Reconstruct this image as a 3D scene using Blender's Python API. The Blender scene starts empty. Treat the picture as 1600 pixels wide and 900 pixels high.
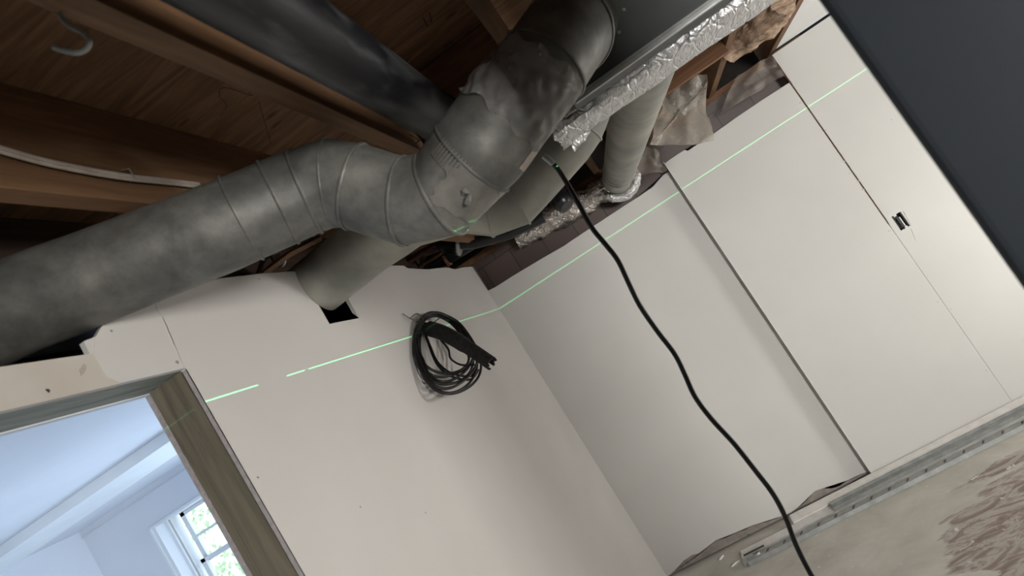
import bpy, bmesh, math, random
from mathutils import Vector, Matrix, noise
random.seed(7)
C = bpy.context.scene
PI = math.pi

# ------------------------------------------------------------------ camera
EYE = Vector((0, 0, 1.65))
FPX = 1000.0
PITCH, ROLL, YAW = math.radians(4.7255), math.radians(32.2677), math.radians(-12.1135)
FWD = Vector((math.sin(YAW) * math.cos(PITCH), math.cos(YAW) * math.cos(PITCH), math.sin(PITCH)))
RGT0 = Vector((math.cos(YAW), -math.sin(YAW), 0))
UP0 = RGT0.cross(FWD)
cr, sr = math.cos(ROLL), math.sin(ROLL)

def ray(px, py):
    X, Y = px - 800.0, py - 450.0
    return FWD + (RGT0 * (X * cr - Y * sr) + UP0 * (-X * sr - Y * cr)) / FPX

def at(px, py, t):
    return EYE + ray(px, py) * t

def onx(px, py, v):
    d = ray(px, py); return EYE + d * ((v - EYE.x) / d.x)
def ony(px, py, v):
    d = ray(px, py); return EYE + d * ((v - EYE.y) / d.y)
def onz(px, py, v):
    d = ray(px, py); return EYE + d * ((v - EYE.z) / d.z)

cam_d = bpy.data.cameras.new('camera')
cam = bpy.data.objects.new('camera', cam_d)
C.collection.objects.link(cam)
# camera x axis = image right, y axis = image up, looks along -z
ix = (RGT0 * cr - UP0 * sr).normalized()
iy = (-RGT0 * -sr + UP0 * cr).normalized()
M = Matrix((ix, iy, -FWD)).transposed().to_4x4()
M.translation = EYE
cam.matrix_world = M
cam_d.sensor_fit = 'HORIZONTAL'
cam_d.sensor_width = 36
cam_d.lens = 36 * FPX / 1600
cam_d.clip_start = 0.02
cam_d.dof.use_dof = True
cam_d.dof.focus_distance = 3.0
cam_d.dof.aperture_fstop = 5.5
C.camera = cam

# ------------------------------------------------------------------ world, lights, exposure
C.view_settings.view_transform = 'Standard'
C.view_settings.look = 'None'
C.view_settings.gamma = 1
C.view_settings.use_curve_mapping = False
C.view_settings.exposure = 0.12
W = bpy.data.worlds.new('sky'); C.world = W; W.use_nodes = True
wn = W.node_tree.nodes; wl = W.node_tree.links
bg = wn['Background']; bg.inputs[0].default_value = (0.72, 0.86, 1.0, 1); bg.inputs[1].default_value = 2.2

def area(name, loc, target, size, watts, col, sizey=None):
    l = bpy.data.lights.new(name, 'AREA'); l.energy = watts; l.color = col
    l.shape = 'RECTANGLE'; l.size = size; l.size_y = sizey or size
    o = bpy.data.objects.new(name, l); C.collection.objects.link(o)
    o.location = loc
    o.rotation_euler = (Vector(target) - Vector(loc)).to_track_quat('-Z', 'Y').to_euler()
    return o
area('work_light', (2.55, 2.9, 0.75), (-0.6, 2.9, 1.6), 0.45, 27, (1, .965, .92), .3)
rl = area('room_light', (1.7, -1.5, 1.45), (-.2, 3.4, 1.05), 0.6, 50, (1, .975, .94))
rl.data.spread = math.radians(106)
area('added_far_fill', (-2.3, 4.2, 1.4), (-3.6, 2.0, 1.9), 1.3, 46, (.60, .77, 1.0), 1.3)  # added bluish fill for the far room, its opening unseen and unbuilt
area('added_far_fill_low', (-3.4, 1.2, 0.35), (-3.8, 2.6, 2.3), 1.2, 22, (.62, .76, 1.0), 1.2)  # added low fill aimed up at the far ceiling, no source modelled here

# green line laser: a lamp that shines only in its level plane
ll = bpy.data.lights.new('laser_lamp', 'POINT'); ll.energy = 500.0; ll.color = (1, 1, 1); ll.shadow_soft_size = 0.0
ll.use_nodes = True
nt = ll.node_tree; em = nt.nodes['Emission']
tc = nt.nodes.new('ShaderNodeTexCoord'); sx = nt.nodes.new('ShaderNodeSeparateXYZ')
ab = nt.nodes.new('ShaderNodeMath'); ab.operation = 'ABSOLUTE'
lt = nt.nodes.new('ShaderNodeMath'); lt.operation = 'LESS_THAN'; lt.inputs[1].default_value = 0.0008
mu = nt.nodes.new('ShaderNodeMath'); mu.operation = 'MULTIPLY'; mu.inputs[1].default_value = 0.75
nt.links.new(tc.outputs['Normal'], sx.inputs[0]); nt.links.new(sx.outputs['Z'], ab.inputs[0])
nt.links.new(ab.outputs[0], lt.inputs[0]); nt.links.new(lt.outputs[0], mu.inputs[0])
nt.links.new(mu.outputs[0], em.inputs['Strength']); em.inputs['Color'].default_value = (.16, 1.0, .38, 1)
lo = bpy.data.objects.new('laser_lamp', ll); C.collection.objects.link(lo); lo.location = (0.95, 0.90, 1.9120)

# ------------------------------------------------------------------ materials
def mat(name):
    m = bpy.data.materials.new(name); m.use_nodes = True
    nt = m.node_tree; b = nt.nodes['Principled BSDF']
    return m, nt, b
def nd(nt, t, **k):
    n = nt.nodes.new(t)
    for a, v in k.items(): setattr(n, a, v)
    return n
def ramp(nt, fac, stops):
    r = nd(nt, 'ShaderNodeValToRGB')
    e = r.color_ramp.elements
    while len(e) < len(stops): e.new(0.5)
    for i, (p, c) in enumerate(stops):
        e[i].position = p; e[i].color = (*c, 1)
    nt.links.new(fac, r.inputs[0]); return r.outputs[0]
def coords(nt, scale=(1, 1, 1), world=True):
    mp = nd(nt, 'ShaderNodeMapping'); mp.inputs['Scale'].default_value = scale
    if world:
        g = nd(nt, 'ShaderNodeNewGeometry'); nt.links.new(g.outputs['Position'], mp.inputs[0])
    else:
        g = nd(nt, 'ShaderNodeTexCoord'); nt.links.new(g.outputs['Object'], mp.inputs[0])
    return mp.outputs[0]
def ntex(nt, co, scale, detail=4, rough=.55, dist=0.0):
    n = nd(nt, 'ShaderNodeTexNoise'); n.inputs['Scale'].default_value = scale
    n.inputs['Detail'].default_value = detail; n.inputs['Roughness'].default_value = rough
    n.inputs['Distortion'].default_value = dist
    nt.links.new(co, n.inputs['Vector']); return n.outputs[0]
def bump(nt, b, h, strength, dist=0.01):
    n = nd(nt, 'ShaderNodeBump'); n.inputs['Strength'].default_value = strength; n.inputs['Distance'].default_value = dist
    nt.links.new(h, n.inputs['Height']); nt.links.new(n.outputs[0], b.inputs['Normal'])
def noisy(name, c1, c2, scale=3, rough=.8, metal=0, det=4, bs=0, bscale=40, bd=.004, stretch=(1, 1, 1), lo_=.35, hi=.68, world=True, spec=None):
    m, nt, b = mat(name)
    co = coords(nt, stretch, world)
    nt.links.new(ramp(nt, ntex(nt, co, scale, det), [(lo_, c1), (hi, c2)]), b.inputs['Base Color'])
    b.inputs['Roughness'].default_value = rough; b.inputs['Metallic'].default_value = metal
    if spec is not None: b.inputs['Specular IOR Level'].default_value = spec
    if bs: bump(nt, b, ntex(nt, co, bscale, 5), bs, bd)
    return m

M_wall = noisy('painted_drywall', (.56, .54, .515), (.60, .58, .555), 1.6, .85, bs=.06, bscale=60)
M_wallr = noisy('drywall_paper_grey', (.55, .545, .52), (.59, .585, .56), 1.6, .88, bs=.05, bscale=60)
M_raw = noisy('raw_drywall_beige', (.50, .455, .40), (.57, .53, .48), 5, .9, bs=.05)
M_white = noisy('white_ceiling_board', (.66, .66, .65), (.74, .74, .73), 2, .8)
M_gyp = noisy('gypsum_edge', (.33, .30, .29), (.45, .41, .40), 60, .95, bs=.4, bscale=200)
M_stain = noisy('damp_stain', (.20, .175, .16), (.30, .265, .24), 18, .85)
M_room = noisy('room_paint', (.72, .74, .78), (.78, .80, .83), 1.2, .7)
M_roomtrim = noisy('white_trim_paint', (.80, .82, .82), (.86, .88, .87), 3, .45)
M_black = noisy('black_rubber', (.004, .004, .0045), (.010, .010, .011), 30, .52)
M_abs = noisy('black_plastic_pipe', (.006, .007, .009), (.018, .019, .022), 8, .3)
M_foam = noisy('black_foam', (.012, .012, .013), (.03, .03, .032), 60, .9, bs=.3, bscale=150)
M_steel = noisy('zinc_steel', (.36, .37, .36), (.50, .51, .49), 20, .42, .5)
M_steel2 = noisy('dull_steel', (.24, .25, .24), (.34, .35, .335), 20, .5, .35)
M_iron = noisy('rusty_iron', (.10, .04, .02), (.20, .085, .045), 22, .7, .2, bs=.3)
M_copper = noisy('copper_strap', (.38, .17, .09), (.50, .24, .13), 30, .5, .5)
M_slate = noisy('slate_painted_steel', (.0080, .0115, .0155), (.011, .0155, .0205), 2.0, .55, .0, bs=.03)
M_plen = noisy('dark_duct_steel', (.055, .060, .058), (.085, .09, .087), 5, .55, .3)
M_cover = noisy('white_plastic_bead', (.58, .56, .53), (.66, .64, .61), 20, .5)
M_cable = noisy('dirty_white_cable', (.36, .31, .26), (.46, .41, .35), 20, .6)
M_tape = noisy('dirty_tape', (.135, .13, .115), (.24, .23, .20), 14, .42, .35, bs=.5, bscale=45)
M_box = noisy('blue_box_plastic', (.01, .011, .013), (.022, .024, .03), 20, .4)
M_shadeboard = noisy('cavity_shade_board', (.012, .010, .009), (.03, .026, .022), 6, .9)  # near-black base colour stands in for shade in the cavities

def mk_duct(name, dark=1.0, ax=None, metal=.45):
    m, nt, b = mat(name)
    co = coords(nt)
    d = dark
    c1 = ramp(nt, ntex(nt, co, 7, 6, .6, .4), [(.3, (.105 * d, .105 * d, .098 * d)), (.5, (.17 * d, .168 * d, .152 * d)), (.72, (.27 * d, .265 * d, .235 * d))])
    c2 = ramp(nt, ntex(nt, co, 38, 4, .7), [(.30, (.60, .60, .62)), (.62, (1, 1, .98))])
    mx = nd(nt, 'ShaderNodeMix', data_type='RGBA', blend_type='MULTIPLY'); mx.inputs[0].default_value = .55
    nt.links.new(c1, mx.inputs[6]); nt.links.new(c2, mx.inputs[7])
    nt.links.new(mx.outputs[2], b.inputs['Base Color'])
    b.inputs['Metallic'].default_value = metal
    r = ramp(nt, ntex(nt, co, 12, 4), [(.3, (.42,) * 3), (.7, (.68,) * 3)])
    nt.links.new(r, b.inputs['Roughness'])
    bump(nt, b, ntex(nt, co, 22, 4), .06, .006)
    return m
M_duct = mk_duct('galvanised_duct', .92)
M_ductl = noisy('pale_galvanised_duct', (.22, .225, .205), (.42, .41, .355), 5, .5, .2, det=6)

def mk_foil(name, tint=(.78, .77, .76), scale=26, st=.5, metal=.75, rough=.36):
    m, nt, b = mat(name)
    co = coords(nt, (1.0, .45, 1.0))
    w = ntex(nt, coords(nt, (1.6, .35, .8)), 42, 3, .5, 2.5)
    v = nd(nt, 'ShaderNodeTexVoronoi', feature='DISTANCE_TO_EDGE'); v.inputs['Scale'].default_value = scale
    nt.links.new(co, v.inputs['Vector'])
    cl = ramp(nt, v.outputs[0], [(0, (0,) * 3), (.07, (.5,) * 3)])
    a = nd(nt, 'ShaderNodeMath', operation='ADD'); nt.links.new(w, a.inputs[0]); nt.links.new(cl, a.inputs[1])
    bump(nt, b, a.outputs[0], st, .007)
    b.inputs['Base Color'].default_value = (*tint, 1); b.inputs['Metallic'].default_value = metal; b.inputs['Roughness'].default_value = rough
    return m
M_foil = mk_foil('crinkled_foil', (.60, .60, .60), 26, .75, .88, .42)
M_foild = mk_foil('dusty_foil', (.50, .47, .44), 30, .9, .85, .28)

def mk_wood(name, c1, c2, c3, axis='y', scale=1.0, rough=.75):
    m, nt, b = mat(name)
    s = {'x': (1.2, 14, 14), 'y': (14, 1.2, 14), 'z': (14, 14, 1.2)}[axis]
    co = coords(nt, tuple(q * scale for q in s))
    f = ntex(nt, co, 2.2, 6, .6, .9)
    nt.links.new(ramp(nt, f, [(.28, c1), (.5, c2), (.72, c3)]), b.inputs['Base Color'])
    b.inputs['Roughness'].default_value = rough
    bump(nt, b, ntex(nt, co, 6, 4), .25, .003)
    return m
M_joist = mk_wood('old_joist_wood', (.105, .052, .023), (.155, .080, .037), (.215, .115, .056), 'y')
M_block = mk_wood('blocking_wood', (.12, .055, .026), (.19, .09, .042), (.27, .14, .065), 'x')
M_jamb = mk_wood('green_treated_stud', (.095, .082, .056), (.15, .128, .088), (.20, .172, .12), 'z', 1.2)
M_head = mk_wood('weathered_header', (.13, .13, .105), (.23, .24, .20), (.37, .37, .32), 'y', 1.2)

M_joistshade = mk_wood('shaded_joist_wood', (.03, .016, .009), (.05, .027, .015), (.08, .045, .025), 'y')  # darker copy of the joist wood, shade of the left bay put into its colour
def mk_ply():
    m, nt, b = mat('plywood_subfloor')
    co = coords(nt, (2.0, 16, 1))
    f = ntex(nt, co, 1.5, 6, .62, 1.6)
    c = ramp(nt, f, [(.25, (.10, .054, .026)), (.5, (.19, .10, .047)), (.75, (.29, .16, .078))])
    co2 = coords(nt, (7, 16, 1))
    v = nd(nt, 'ShaderNodeTexVoronoi'); v.inputs['Scale'].default_value = .9; nt.links.new(co2, v.inputs['Vector'])
    k = ramp(nt, v.outputs[0], [(.06, (.30, .24, .2)), (.17, (1, 1, 1))])
    mx = nd(nt, 'ShaderNodeMix', data_type='RGBA', blend_type='MULTIPLY'); mx.inputs[0].default_value = .9
    nt.links.new(c, mx.inputs[6]); nt.links.new(k, mx.inputs[7])
    nt.links.new(mx.outputs[2], b.inputs['Base Color']); b.inputs['Roughness'].default_value = .8
    return m
M_ply = mk_ply()

def mk_floor():
    m, nt, b = mat('stained_concrete')
    co = coords(nt)
    base = ramp(nt, ntex(nt, co, 3.0, 8, .62, .3), [(.3, (.38, .36, .315)), (.52, (.49, .47, .42)), (.75, (.60, .58, .53))])
    # brown scraped adhesive patches, only towards the right and the front
    n2 = ntex(nt, coords(nt, (1.4, 2.6, 1)), 1.7, 9, .6, 1.5)
    sw = ntex(nt, coords(nt, (2.0, 5.5, 1)), 2.0, 9, .66, 2.6)
    brown = ramp(nt, sw, [(.3, (.15, .115, .09)), (.46, (.25, .20, .165)), (.56, (.42, .385, .35)), (.68, (.24, .20, .165))])
    sp = nd(nt, 'ShaderNodeSeparateXYZ'); g = nd(nt, 'ShaderNodeNewGeometry'); nt.links.new(g.outputs['Position'], sp.inputs[0])
    # distance from a patch centre
    vs = nd(nt, 'ShaderNodeVectorMath', operation='DISTANCE'); nt.links.new(g.outputs['Position'], vs.inputs[0]); vs.inputs[1].default_value = (.98, 2.72, 0)
    ad = nd(nt, 'ShaderNodeMath', operation='ADD'); nt.links.new(vs.outputs['Value'], ad.inputs[0])
    mm = nd(nt, 'ShaderNodeMath', operation='MULTIPLY'); nt.links.new(n2, mm.inputs[0]); mm.inputs[1].default_value = .55
    nt.links.new(mm.outputs[0], ad.inputs[1])
    mask = ramp(nt, ad.outputs[0], [(.90, (1, 1, 1)), (.93, (0, 0, 0))])
    mx = nd(nt, 'ShaderNodeMix', data_type='RGBA'); nt.links.new(mask, mx.inputs[0]); nt.links.new(base, mx.inputs[6]); nt.links.new(brown, mx.inputs[7])
    # white plaster flecks
    wf = ramp(nt, ntex(nt, co, 16, 5, .5, .6), [(.66, (0, 0, 0)), (.70, (1, 1, 1))])
    m2 = nd(nt, 'ShaderNodeMix', data_type='RGBA'); nt.links.new(wf, m2.inputs[0]); nt.links.new(mx.outputs[2], m2.inputs[6]); m2.inputs[7].default_value = (.60, .58, .55, 1)
    nt.links.new(m2.outputs[2], b.inputs['Base Color']); b.inputs['Roughness'].default_value = .7
    bump(nt, b, ntex(nt, co, 18, 6), .2, .004)
    return m
M_floor = mk_floor()

def mk_brick():
    m, nt, b = mat('dark_painted_block')
    co = nd(nt, 'ShaderNodeCombineXYZ'); g = nd(nt, 'ShaderNodeNewGeometry'); s = nd(nt, 'ShaderNodeSeparateXYZ')
    nt.links.new(g.outputs['Position'], s.inputs[0]); nt.links.new(s.outputs['X'], co.inputs[0]); nt.links.new(s.outputs['Z'], co.inputs[1])
    br = nd(nt, 'ShaderNodeTexBrick'); br.inputs['Scale'].default_value = 1
    br.inputs['Brick Width'].default_value = .21; br.inputs['Row Height'].default_value = .20; br.inputs['Mortar Size'].default_value = .004
    br.inputs['Color1'].default_value = (.105, .073, .062, 1); br.inputs['Color2'].default_value = (.080, .056, .048, 1); br.inputs['Mortar'].default_value = (.045, .033, .029, 1)
    nt.links.new(co.outputs[0], br.inputs['Vector']); nt.links.new(br.outputs['Color'], b.inputs['Base Color']); b.inputs['Roughness'].default_value = .45
    return m
M_brick = mk_brick()
M_insul = noisy('tan_fibreglass', (.26, .16, .10), (.66, .50, .37), 14, .95, bs=1.0, bscale=22, bd=.02, stretch=(1.2, 2, 4.5))
def mk_plastic(name, col, op):
    m, nt, b = mat(name)
    co = coords(nt)
    tr = nd(nt, 'ShaderNodeBsdfTransparent'); mx = nd(nt, 'ShaderNodeMixShader')
    b.inputs['Base Color'].default_value = (*col, 1); b.inputs['Roughness'].default_value = .28
    f = ramp(nt, ntex(nt, co, 9, 5, .6, 1.2), [(.3, (op - .16,) * 3), (.7, (op + .18,) * 3)])
    nt.links.new(f, mx.inputs[0]); nt.links.new(tr.outputs[0], mx.inputs[1]); nt.links.new(b.outputs[0], mx.inputs[2])
    nt.links.new(mx.outputs[0], nt.nodes['Material Output'].inputs[0])
    bump(nt, b, ntex(nt, co, 14, 5, .6, 1.5), .7, .01)
    return m
M_film = mk_plastic('clear_poly_film', (.34, .305, .255), .40)
M_filmt = mk_plastic('thin_poly_film', (.36, .32, .28), .24)
M_wrap = mk_plastic('dusty_wrap', (.27, .265, .25), .42)
def mk_glass():
    m, nt, b = mat('window_glass')
    tr = nd(nt, 'ShaderNodeBsdfTransparent'); gl = nd(nt, 'ShaderNodeBsdfGlossy'); gl.inputs['Roughness'].default_value = .02
    mx = nd(nt, 'ShaderNodeMixShader'); mx.inputs[0].default_value = .07
    nt.links.new(tr.outputs[0], mx.inputs[1]); nt.links.new(gl.outputs[0], mx.inputs[2]); nt.links.new(mx.outputs[0], nt.nodes['Material Output'].inputs[0])
    return m
M_glass = mk_glass()
M_leaf = noisy('leaves', (.30, .45, .22), (.62, .76, .45), 9, .6)
M_bark = noisy('bark', (.10, .10, .11), (.2, .19, .19), 12, .9)
M_copperwire = noisy('thin_dark_wire', (.03, .022, .018), (.05, .04, .035), 20, .5)

# ------------------------------------------------------------------ helpers
def link_mesh(name, verts, faces, m, parent=None, smooth=False, mats=None, fm=None):
    vs = [Vector(v) for v in verts]
    lo_ = Vector([min(v[i] for v in vs) for i in range(3)]); hi_ = Vector([max(v[i] for v in vs) for i in range(3)])
    c = (lo_ + hi_) / 2
    me = bpy.data.meshes.new(name)
    me.from_pydata([tuple(v - c) for v in vs], [], faces)
    bm = bmesh.new(); bm.from_mesh(me); bmesh.ops.recalc_face_normals(bm, faces=bm.faces); bm.to_mesh(me); bm.free()
    me.materials.append(m)
    if smooth:
        for p in me.polygons: p.use_smooth = True
        try: me.set_sharp_from_angle(angle=math.radians(45))
        except Exception: pass
    o = bpy.data.objects.new(name, me); C.collection.objects.link(o)
    o.location = c
    if parent is not None:
        base = world_loc(parent)
        o.parent = parent; o.location = c - base
    return o
WLOC = {}
def world_loc(o):
    p = Vector(o.location)
    while o.parent is not None:
        o = o.parent; p = p + Vector(o.location)
    return p
def thing(name, label, cat, loc, group=None):
    o = bpy.data.objects.new(name, None); C.collection.objects.link(o)
    o.empty_display_size = .05
    o.location = loc; o['label'] = label; o['category'] = cat
    if group: o['group'] = group
    return o
def tag(o, label, cat, group=None, kind=None):
    o['label'] = label; o['category'] = cat
    if group: o['group'] = group
    if kind: o['kind'] = kind
    return o
def struct(o, label=None):
    o['kind'] = 'structure'
    if label: o['label'] = label
    return o

def box_vf(a, b):
    x0, y0, z0 = a; x1, y1, z1 = b
    v = [(x0, y0, z0), (x1, y0, z0), (x1, y1, z0), (x0, y1, z0), (x0, y0, z1), (x1, y0, z1), (x1, y1, z1), (x0, y1, z1)]
    f = [(0, 3, 2, 1), (4, 5, 6, 7), (0, 1, 5, 4), (1, 2, 6, 5), (2, 3, 7, 6), (3, 0, 4, 7)]
    return v, f
def bevel_obj(o, w=.003, seg=2):
    bm = bmesh.new(); bm.from_mesh(o.data)
    bmesh.ops.bevel(bm, geom=list(bm.edges), offset=w, segments=seg, affect='EDGES', profile=.6)
    bm.to_mesh(o.data); bm.free(); return o
def box(name, a, b, m, parent=None, bev=0):
    a2 = [min(a[i], b[i]) for i in range(3)]; b2 = [max(a[i], b[i]) for i in range(3)]
    v, f = box_vf(a2, b2)
    o = link_mesh(name, v, f, m, parent)
    if bev: bevel_obj(o, bev)
    return o
def join_vf(parts):
    V, F = [], []
    for v, f in parts:
        n = len(V); V += list(v); F += [tuple(i + n for i in q) for q in f]
    return V, F
def prism(name, poly, axis, v0, v1, m, parent=None, bev=0):
    """poly: list of 2D points in the two other axes; extruded along axis"""
    n = len(poly); V = []
    for v in (v0, v1):
        for p in poly:
            q = list(p); q.insert(axis, v); V.append(tuple(q))
    bm = bmesh.new(); vs = [bm.verts.new(q) for q in V]
    f0 = bm.faces.new(vs[:n]); f1 = bm.faces.new(list(reversed(vs[n:])))
    for i in range(n):
        bm.faces.new([vs[i], vs[(i + 1) % n], vs[n + (i + 1) % n], vs[n + i]])
    bmesh.ops.triangulate(bm, faces=[f0, f1])
    bm.verts.index_update()
    V = [tuple(v.co) for v in bm.verts]; F = [tuple(v.index for v in f.verts) for f in bm.faces]
    bm.free()
    o = link_mesh(name, V, F, m, parent)
    return o

def frames(pts):
    n = len(pts); D = [(pts[i + 1] - pts[i]).normalized() for i in range(n - 1)]
    ref = Vector((0, 0, 1))
    if abs(D[0].dot(ref)) > .9: ref = Vector((1, 0, 0))
    u = D[0].cross(ref).normalized(); out = []
    for i in range(n):
        a = D[max(i - 1, 0)]; b = D[min(i, n - 2)]
        v = a.cross(u).normalized()
        nn = (a + b).normalized()
        out.append((a, u.copy(), v.copy(), nn))
        if i < n - 1 and (a - b).length > 1e-7:
            q = a.rotation_difference(b); u = (q @ u).normalized()
            u = (u - b * u.dot(b)).normalized()
    return out
def ring_pts(P, fr, r, seg, ang0=0, ang1=2 * PI, closed=True):
    a, u, v, nn = fr; R = []
    k = seg if closed else seg + 1
    for j in range(k):
        th = ang0 + (ang1 - ang0) * j / seg
        off = (u * math.cos(th) + v * math.sin(th)) * r
        off = off - a * (off.dot(nn) / max(a.dot(nn), .2))
        R.append(P + off)
    return R
def tube_vf(pts, rad, seg=24, caps=True, nz=0, nscale=10, seed=0):
    pts = [Vector(p) for p in pts]
    if not hasattr(rad, '__len__'): rad = [rad] * len(pts)
    fr = frames(pts); V = []; F = []
    for i, P in enumerate(pts):
        R = ring_pts(P, fr[i], rad[i], seg)
        if nz:
            R = [q + (q - P).normalized() * noise.noise(q * nscale + Vector((seed, seed, seed))) * nz for q in R]
        V += [tuple(q) for q in R]
    for i in range(len(pts) - 1):
        for j in range(seg):
            k = (j + 1) % seg
            F.append((i * seg + j, i * seg + k, (i + 1) * seg + k, (i + 1) * seg + j))
    if caps:
        F.append(tuple(reversed(range(seg)))); F.append(tuple((len(pts) - 1) * seg + j for j in range(seg)))
    return V, F
def tube(name, pts, rad, m, parent=None, seg=24, caps=True, **k):
    v, f = tube_vf(pts, rad, seg, caps, **k)
    return link_mesh(name, v, f, m, parent, smooth=True)
def pipe_hollow(name, a, b, r, th, m, parent=None, seg=28):
    a, b = Vector(a), Vector(b)
    fr = frames([a, b]); V = []
    for P, rr in ((a, r), (b, r), (b, r - th), (a, r - th)):
        V += [tuple(q) for q in ring_pts(P, fr[0], rr, seg)]
    F = []
    for i in range(4):
        for j in range(seg):
            k = (j + 1) % seg; i2 = (i + 1) % 4
            F.append((i * seg + j, i * seg + k, i2 * seg + k, i2 * seg + j))
    return link_mesh(name, V, F, m, parent, smooth=True)
def spline(pts, sub=8):
    pts = [Vector(p) for p in pts]; out = []
    n = len(pts)
    for i in range(n - 1):
        p0 = pts[max(i - 1, 0)]; p1 = pts[i]; p2 = pts[i + 1]; p3 = pts[min(i + 2, n - 1)]
        for k in range(sub):
            t = k / sub
            out.append(.5 * ((2 * p1) + (p2 - p0) * t + (2 * p0 - 5 * p1 + 4 * p2 - p3) * t * t + (3 * p1 - p0 - 3 * p2 + p3) * t ** 3))
    out.append(pts[-1]); return out
def resample(pts, rad, step):
    """subdivide straight runs so noise and patches have something to bite on"""
    P = []; R = []
    for i in range(len(pts) - 1):
        a, b = Vector(pts[i]), Vector(pts[i + 1]); n = max(1, int((b - a).length / step))
        for k in range(n):
            P.append(a.lerp(b, k / n)); R.append(rad[i] + (rad[i + 1] - rad[i]) * k / n)
    P.append(Vector(pts[-1])); R.append(rad[-1]); return P, R
def bead_on(name, P, fr, r, m, parent, br=.0035, seg=40):
    """raised seam following a mitred duct joint"""
    L = ring_pts(P, fr, r + br * .4, seg)
    V = []; F = []
    for j, q in enumerate(L):
        rad = (q - P).normalized(); ax = fr[3]
        for k in range(6):
            th = 2 * PI * k / 6
            V.append(tuple(q + rad * br * math.cos(th) + ax * br * 1.4 * math.sin(th)))
    for j in range(seg):
        for k in range(6):
            a = j * 6 + k; b = j * 6 + (k + 1) % 6; c = ((j + 1) % seg) * 6 + (k + 1) % 6; d = ((j + 1) % seg) * 6 + k
            F.append((a, b, c, d))
    return link_mesh(name, V, F, m, parent, smooth=True)
def sheet_grid(name, fn, nu, nv, m, parent=None, thick=.0008):
    """fn(u,v)->Vector ; thin two-sided cloth with real thickness"""
    G = [[Vector(fn(i / nu, j / nv)) for j in range(nv + 1)] for i in range(nu + 1)]
    V = []; F = []
    def nrm(i, j):
        a = G[min(i + 1, nu)][j] - G[max(i - 1, 0)][j]; b = G[i][min(j + 1, nv)] - G[i][max(j - 1, 0)]
        n = a.cross(b); return n.normalized() if n.length > 1e-9 else Vector((0, 0, 1))
    for s in (0, 1):
        for i in range(nu + 1):
            for j in range(nv + 1):
                V.append(tuple(G[i][j] + nrm(i, j) * thick * s))
    w = nv + 1; off = (nu + 1) * w
    for i in range(nu):
        for j in range(nv):
            a = i * w + j
            F.append((a, a + 1, a + w + 1, a + w)); F.append((off + a, off + a + w, off + a + w + 1, off + a + 1))
    def edge(a, b): F.append((a, b, off + b, off + a))
    for i in range(nu): edge(i * w, (i + 1) * w); edge(i * w + nv, (i + 1) * w + nv)
    for j in range(nv): edge(j, j + 1); edge(nu * w + j, nu * w + j + 1)
    return link_mesh(name, V, F, m, parent, smooth=True)
def patch(pts, rad, s0, s1, a0, a1, off, name, m, parent, rag=.15, nz=.004, nu=26, nv=26, seed=1):
    """a skin lying on a tube between path fractions s0..s1 and angles a0..a1"""
    pts = [Vector(p) for p in pts]
    L = [0]
    for i in range(len(pts) - 1): L.append(L[-1] + (pts[i + 1] - pts[i]).length)
    fr = frames(pts)
    def fn(u, v):
        s = s0 + (s1 - s0) * u; th = a0 + (a1 - a0) * v
        s += (noise.noise(Vector((v * 5, seed, 0))) * rag * (s1 - s0)) * (1 if u > .5 else -1) * abs(u - .5) * 2
        th += (noise.noise(Vector((u * 5, seed, 7))) * rag * (a1 - a0)) * (1 if v > .5 else -1) * abs(v - .5) * 2
        d = s * L[-1]
        i = 0
        while i < len(pts) - 2 and L[i + 1] < d: i += 1
        k = (d - L[i]) / (L[i + 1] - L[i])
        P = pts[i].lerp(pts[i + 1], k); r = rad[i] + (rad[i + 1] - rad[i]) * k
        a, uu, vv, nn = fr[i + 1] if i + 1 < len(fr) else fr[i]
        D = (uu * math.cos(th) + vv * math.sin(th))
        q = P + D * r
        return q + D * (off + abs(noise.noise(q * 28 + Vector((seed, 0, 0)))) * nz)
    return sheet_grid(name, fn, nu, nv, m, parent, .0007)

# ------------------------------------------------------------------ SETTING
LX, BY, RY = -0.971, 3.871, 3.823     # left wall plane, niche back plane, right wall plane
NX = 0.333                            # niche corner
SZ = 2.515                            # underside of subfloor
JZ = 2.28                             # underside of joists
TH = .0127
SEAM = 1.123

floor = struct(box('floor', (-6.5, -2.4, -.1), (3.4, 4.9, 0), M_floor))
ceil = struct(box('ceiling', (-6.3, -2.4, SZ), (3.4, 4.64, SZ + .02), M_ply))

# left wall (drywall sheets on studs)
def LW(px, py): q = onx(px, py, LX); return (q.y, q.z)
wl_ = bpy.data.objects.new('wall_left', None); C.collection.objects.link(wl_); wl_.location = (LX, 2.5, 0); struct(wl_)
yj, zh = 1.2006, 1.997
main = [(yj, 0), (yj, zh + .002)]
seam_y = LW(245, 480)[0]
pm = [(BY, 0), (BY, LW(756, 450)[1]), (BY - .012, 2.226)]
for p in [(722, 418), (711, 421), (700, 418), (684, 419), (668, 421), (650, 420), (637, 419), (631, 415), (603, 415)]: pm.append(LW(*p))
pm += [LW(575, 440), LW(543, 465), LW(561, 497), LW(515, 506), LW(468, 425), LW(455, 424), LW(432, 426), LW(410, 427), LW(380, 431), LW(335, 436)]
pm += [(1.36, 2.235), (seam_y + .001, 2.235), (seam_y + .001, zh + .12), (LW(288, 575)[0] + .001, zh), (yj, zh - .003), (yj, 0)]
prism('drywall_sheet', pm, 0, LX - TH, LX, M_wall, wl_)
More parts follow.
